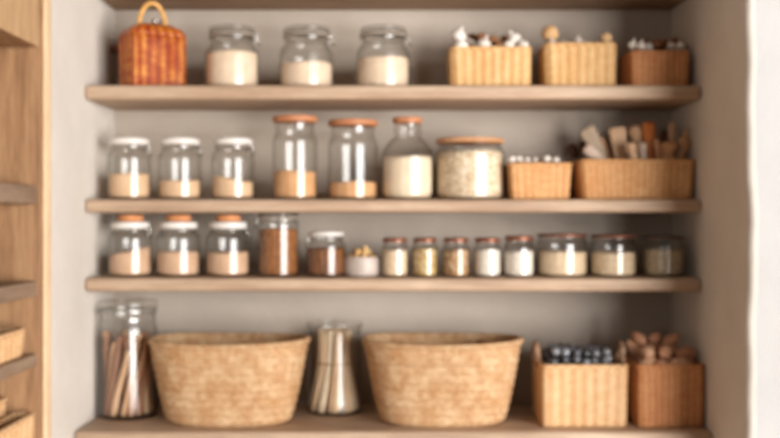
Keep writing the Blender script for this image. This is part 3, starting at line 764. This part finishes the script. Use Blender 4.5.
# glass with straw sheaf
D = 3.36
jar(334.5, 57, 322, D, Z4, 'vase', 'none', None, 0, 'open glass vessel holding a tied straw sheaf between the oval baskets', '', name='glass_vessel')
vx = PX(334.5, D); rnd = random.Random(8)
sf = empty('straw_sheaf', (vx, D, Z4+.008), 'pale straw sheaf pinched at its middle, standing in the glass vessel', 'straw sheaf')
def straw(k, n, R0, H):
    a = 2*pi*k/n*7.31+rnd.uniform(-.2, .2); q = R0
    pts = []
    for j in range(8):
        t = j/7; R = q*(.047+.041*(1-t)**2.0 if t > .06 else .082)+q*.006*max(0, t-.6)/.4
        aa = a+.35*t; pts.append((R*cos(aa), R*sin(aa), t*H+.003))
    return pts
for k in range(100):
    mb = MB(); tube(mb, straw(k, 100, rnd.uniform(.86, 1.0), rnd.uniform(.235, .262)), .0036, 5); mb.build('straw', M['straw'], sf)
mb = MB()
for k in range(110): tube(mb, straw(k, 110, rnd.uniform(.3, .84), rnd.uniform(.235, .262)), .0036, 4)
o = mb.build('straw', M['straw'], sf); o['kind'] = 'stuff'
mb = MB(); tube(mb, [(.059*cos(a*pi/12), .059*sin(a*pi/12), .155) for a in range(24)], .003, 6, True); mb.build('twine', M['tie'], sf)

# square baskets at the corner
D = 3.22
xa0, xa1 = .462, .727
bA = basket('square_basket', (xa0+xa1)/2, D, Z4, xa1-xa0, .235, .188, 'wicker_pale', 'pale ribbed square basket of dark berries with loop handles', 'square baskets on the lowest shelf', flare=1.03, rib=.034, amp=.0018, floor=.155, seed=21, handles=(.035, .066, .010))
xb0, xb1 = .752, .961
bB = basket('square_basket', (xb0+xb1)/2, D, Z4, xb1-xb0-.003, .235, .188, 'wicker_br', 'orange-brown square basket heaped with brown roots in the niche corner', 'square baskets on the lowest shelf', flare=1.03, rib=.02, amp=.001, floor=.155, seed=22)
mb = MB(); ball(mb, (0, 0, 0), .0152, .0152, .0146, 12, 8)
it = []; rnd = random.Random(3); cx, s = (xa0+xa1)/2, .0312
for lay, (hx, hy, z) in enumerate(((.108, .094, .171), (.098, .084, .196), (.080, .062, .221))):
    j = 0; y = -hy
    while y <= hy:
        x = -hx+(s/2 if j % 2 else 0)+(lay % 2)*s*.3
        while x <= hx:
                    it.append((cx+x+rnd.uniform(-.006, .006), D+y+rnd.uniform(-.005, .005), Z4+z+rnd.uniform(-.004, .008), rnd.uniform(.8, .98))); x += s
        y += s*.87; j += 1
piles('dark_berry', mb, 'berry', it, 'glossy blue-black berry heaped in the pale square basket', 'berry', 'dark berries in the square basket', 10)
mb = MB(); ball(mb, (0, 0, 0), .0225, .021, .036, 14, 10, lump=.07, seed=4)
rnd = random.Random(12); cx = (xb0+xb1)/2; it = []
for (dx, dy, z, s, ry, rz) in [(-.055, -.06, .187, .9, 1.4, .3), (-.02, -.075, .183, .95, 1.5, 1.4), (.035, -.065, .186, 1, 1.5, -.2), (.07, -.055, .188, .75, 1.3, .9),
        (-.06, .0, .187, .9, 1.5, 1.2), (-.015, -.01, .188, 1, 1.5, .2), (.045, .005, .187, 1, 1.4, 1.3), (.08, .02, .187, .8, 1.2, 1.6), (-.06, .06, .186, 1, 1.5, .2), (.01, .06, .187, 1, 1.5, 1.2), (.065, .07, .187, .9, 1.4, .2),
        (-.055, -.05, .222, .95, 1.5, 1.5), (.0, -.05, .222, 1, 1.5, 1.0), (.062, -.045, .218, 1, 1.45, .1), (-.075, .02, .226, 1, .9, 2.6), (-.03, .01, .226, 1, 1.3, 1.3), (.025, .015, .226, 1.05, 1.2, 1.9), (-.05, .065, .225, 1, 1.3, .4), (.02, .065, .222, 1, 1.4, 1.8),
        (-.07, .0, .258, .85, 1.0, 2.2), (-.015, .02, .258, .85, 1.4, .8), (.03, .0, .252, .85, 1.0, .2)]:
    it.append((cx+dx, D+dy, Z4+z, s, (0, ry, rz)))
piles('brown_root', mb, 'root', it, 'knobbly brown root heaped in the orange-brown square basket', 'root vegetable', 'brown roots in the corner basket', 11)

# --- baskets in the cabinet
basket('cabinet_basket', XC-.130, 2.38, zs[2], .21, .30, .066, 'wicker_pale', 'shallow pale wicker basket on the upper of the two cabinet basket shelves', None, flare=1.05, rib=.034, amp=.0025, floor=.015, seed=31)
basket('cabinet_basket', XC-.036, 2.375, zs[3], .055, .34, .090, 'wicker_pale', 'pale wicker basket at the front of the lowest cabinet shelf', 'pale baskets on the lowest cabinet shelf', flare=1.05, rib=.034, amp=.0025, floor=.015, seed=32)
basket('cabinet_basket', XC-.165, 2.375, zs[3], .175, .34, .128, 'wicker_pale', 'taller pale wicker basket behind the front one on the lowest cabinet shelf', 'pale baskets on the lowest cabinet shelf', flare=1.05, rib=.034, amp=.0025, floor=.015, seed=33)
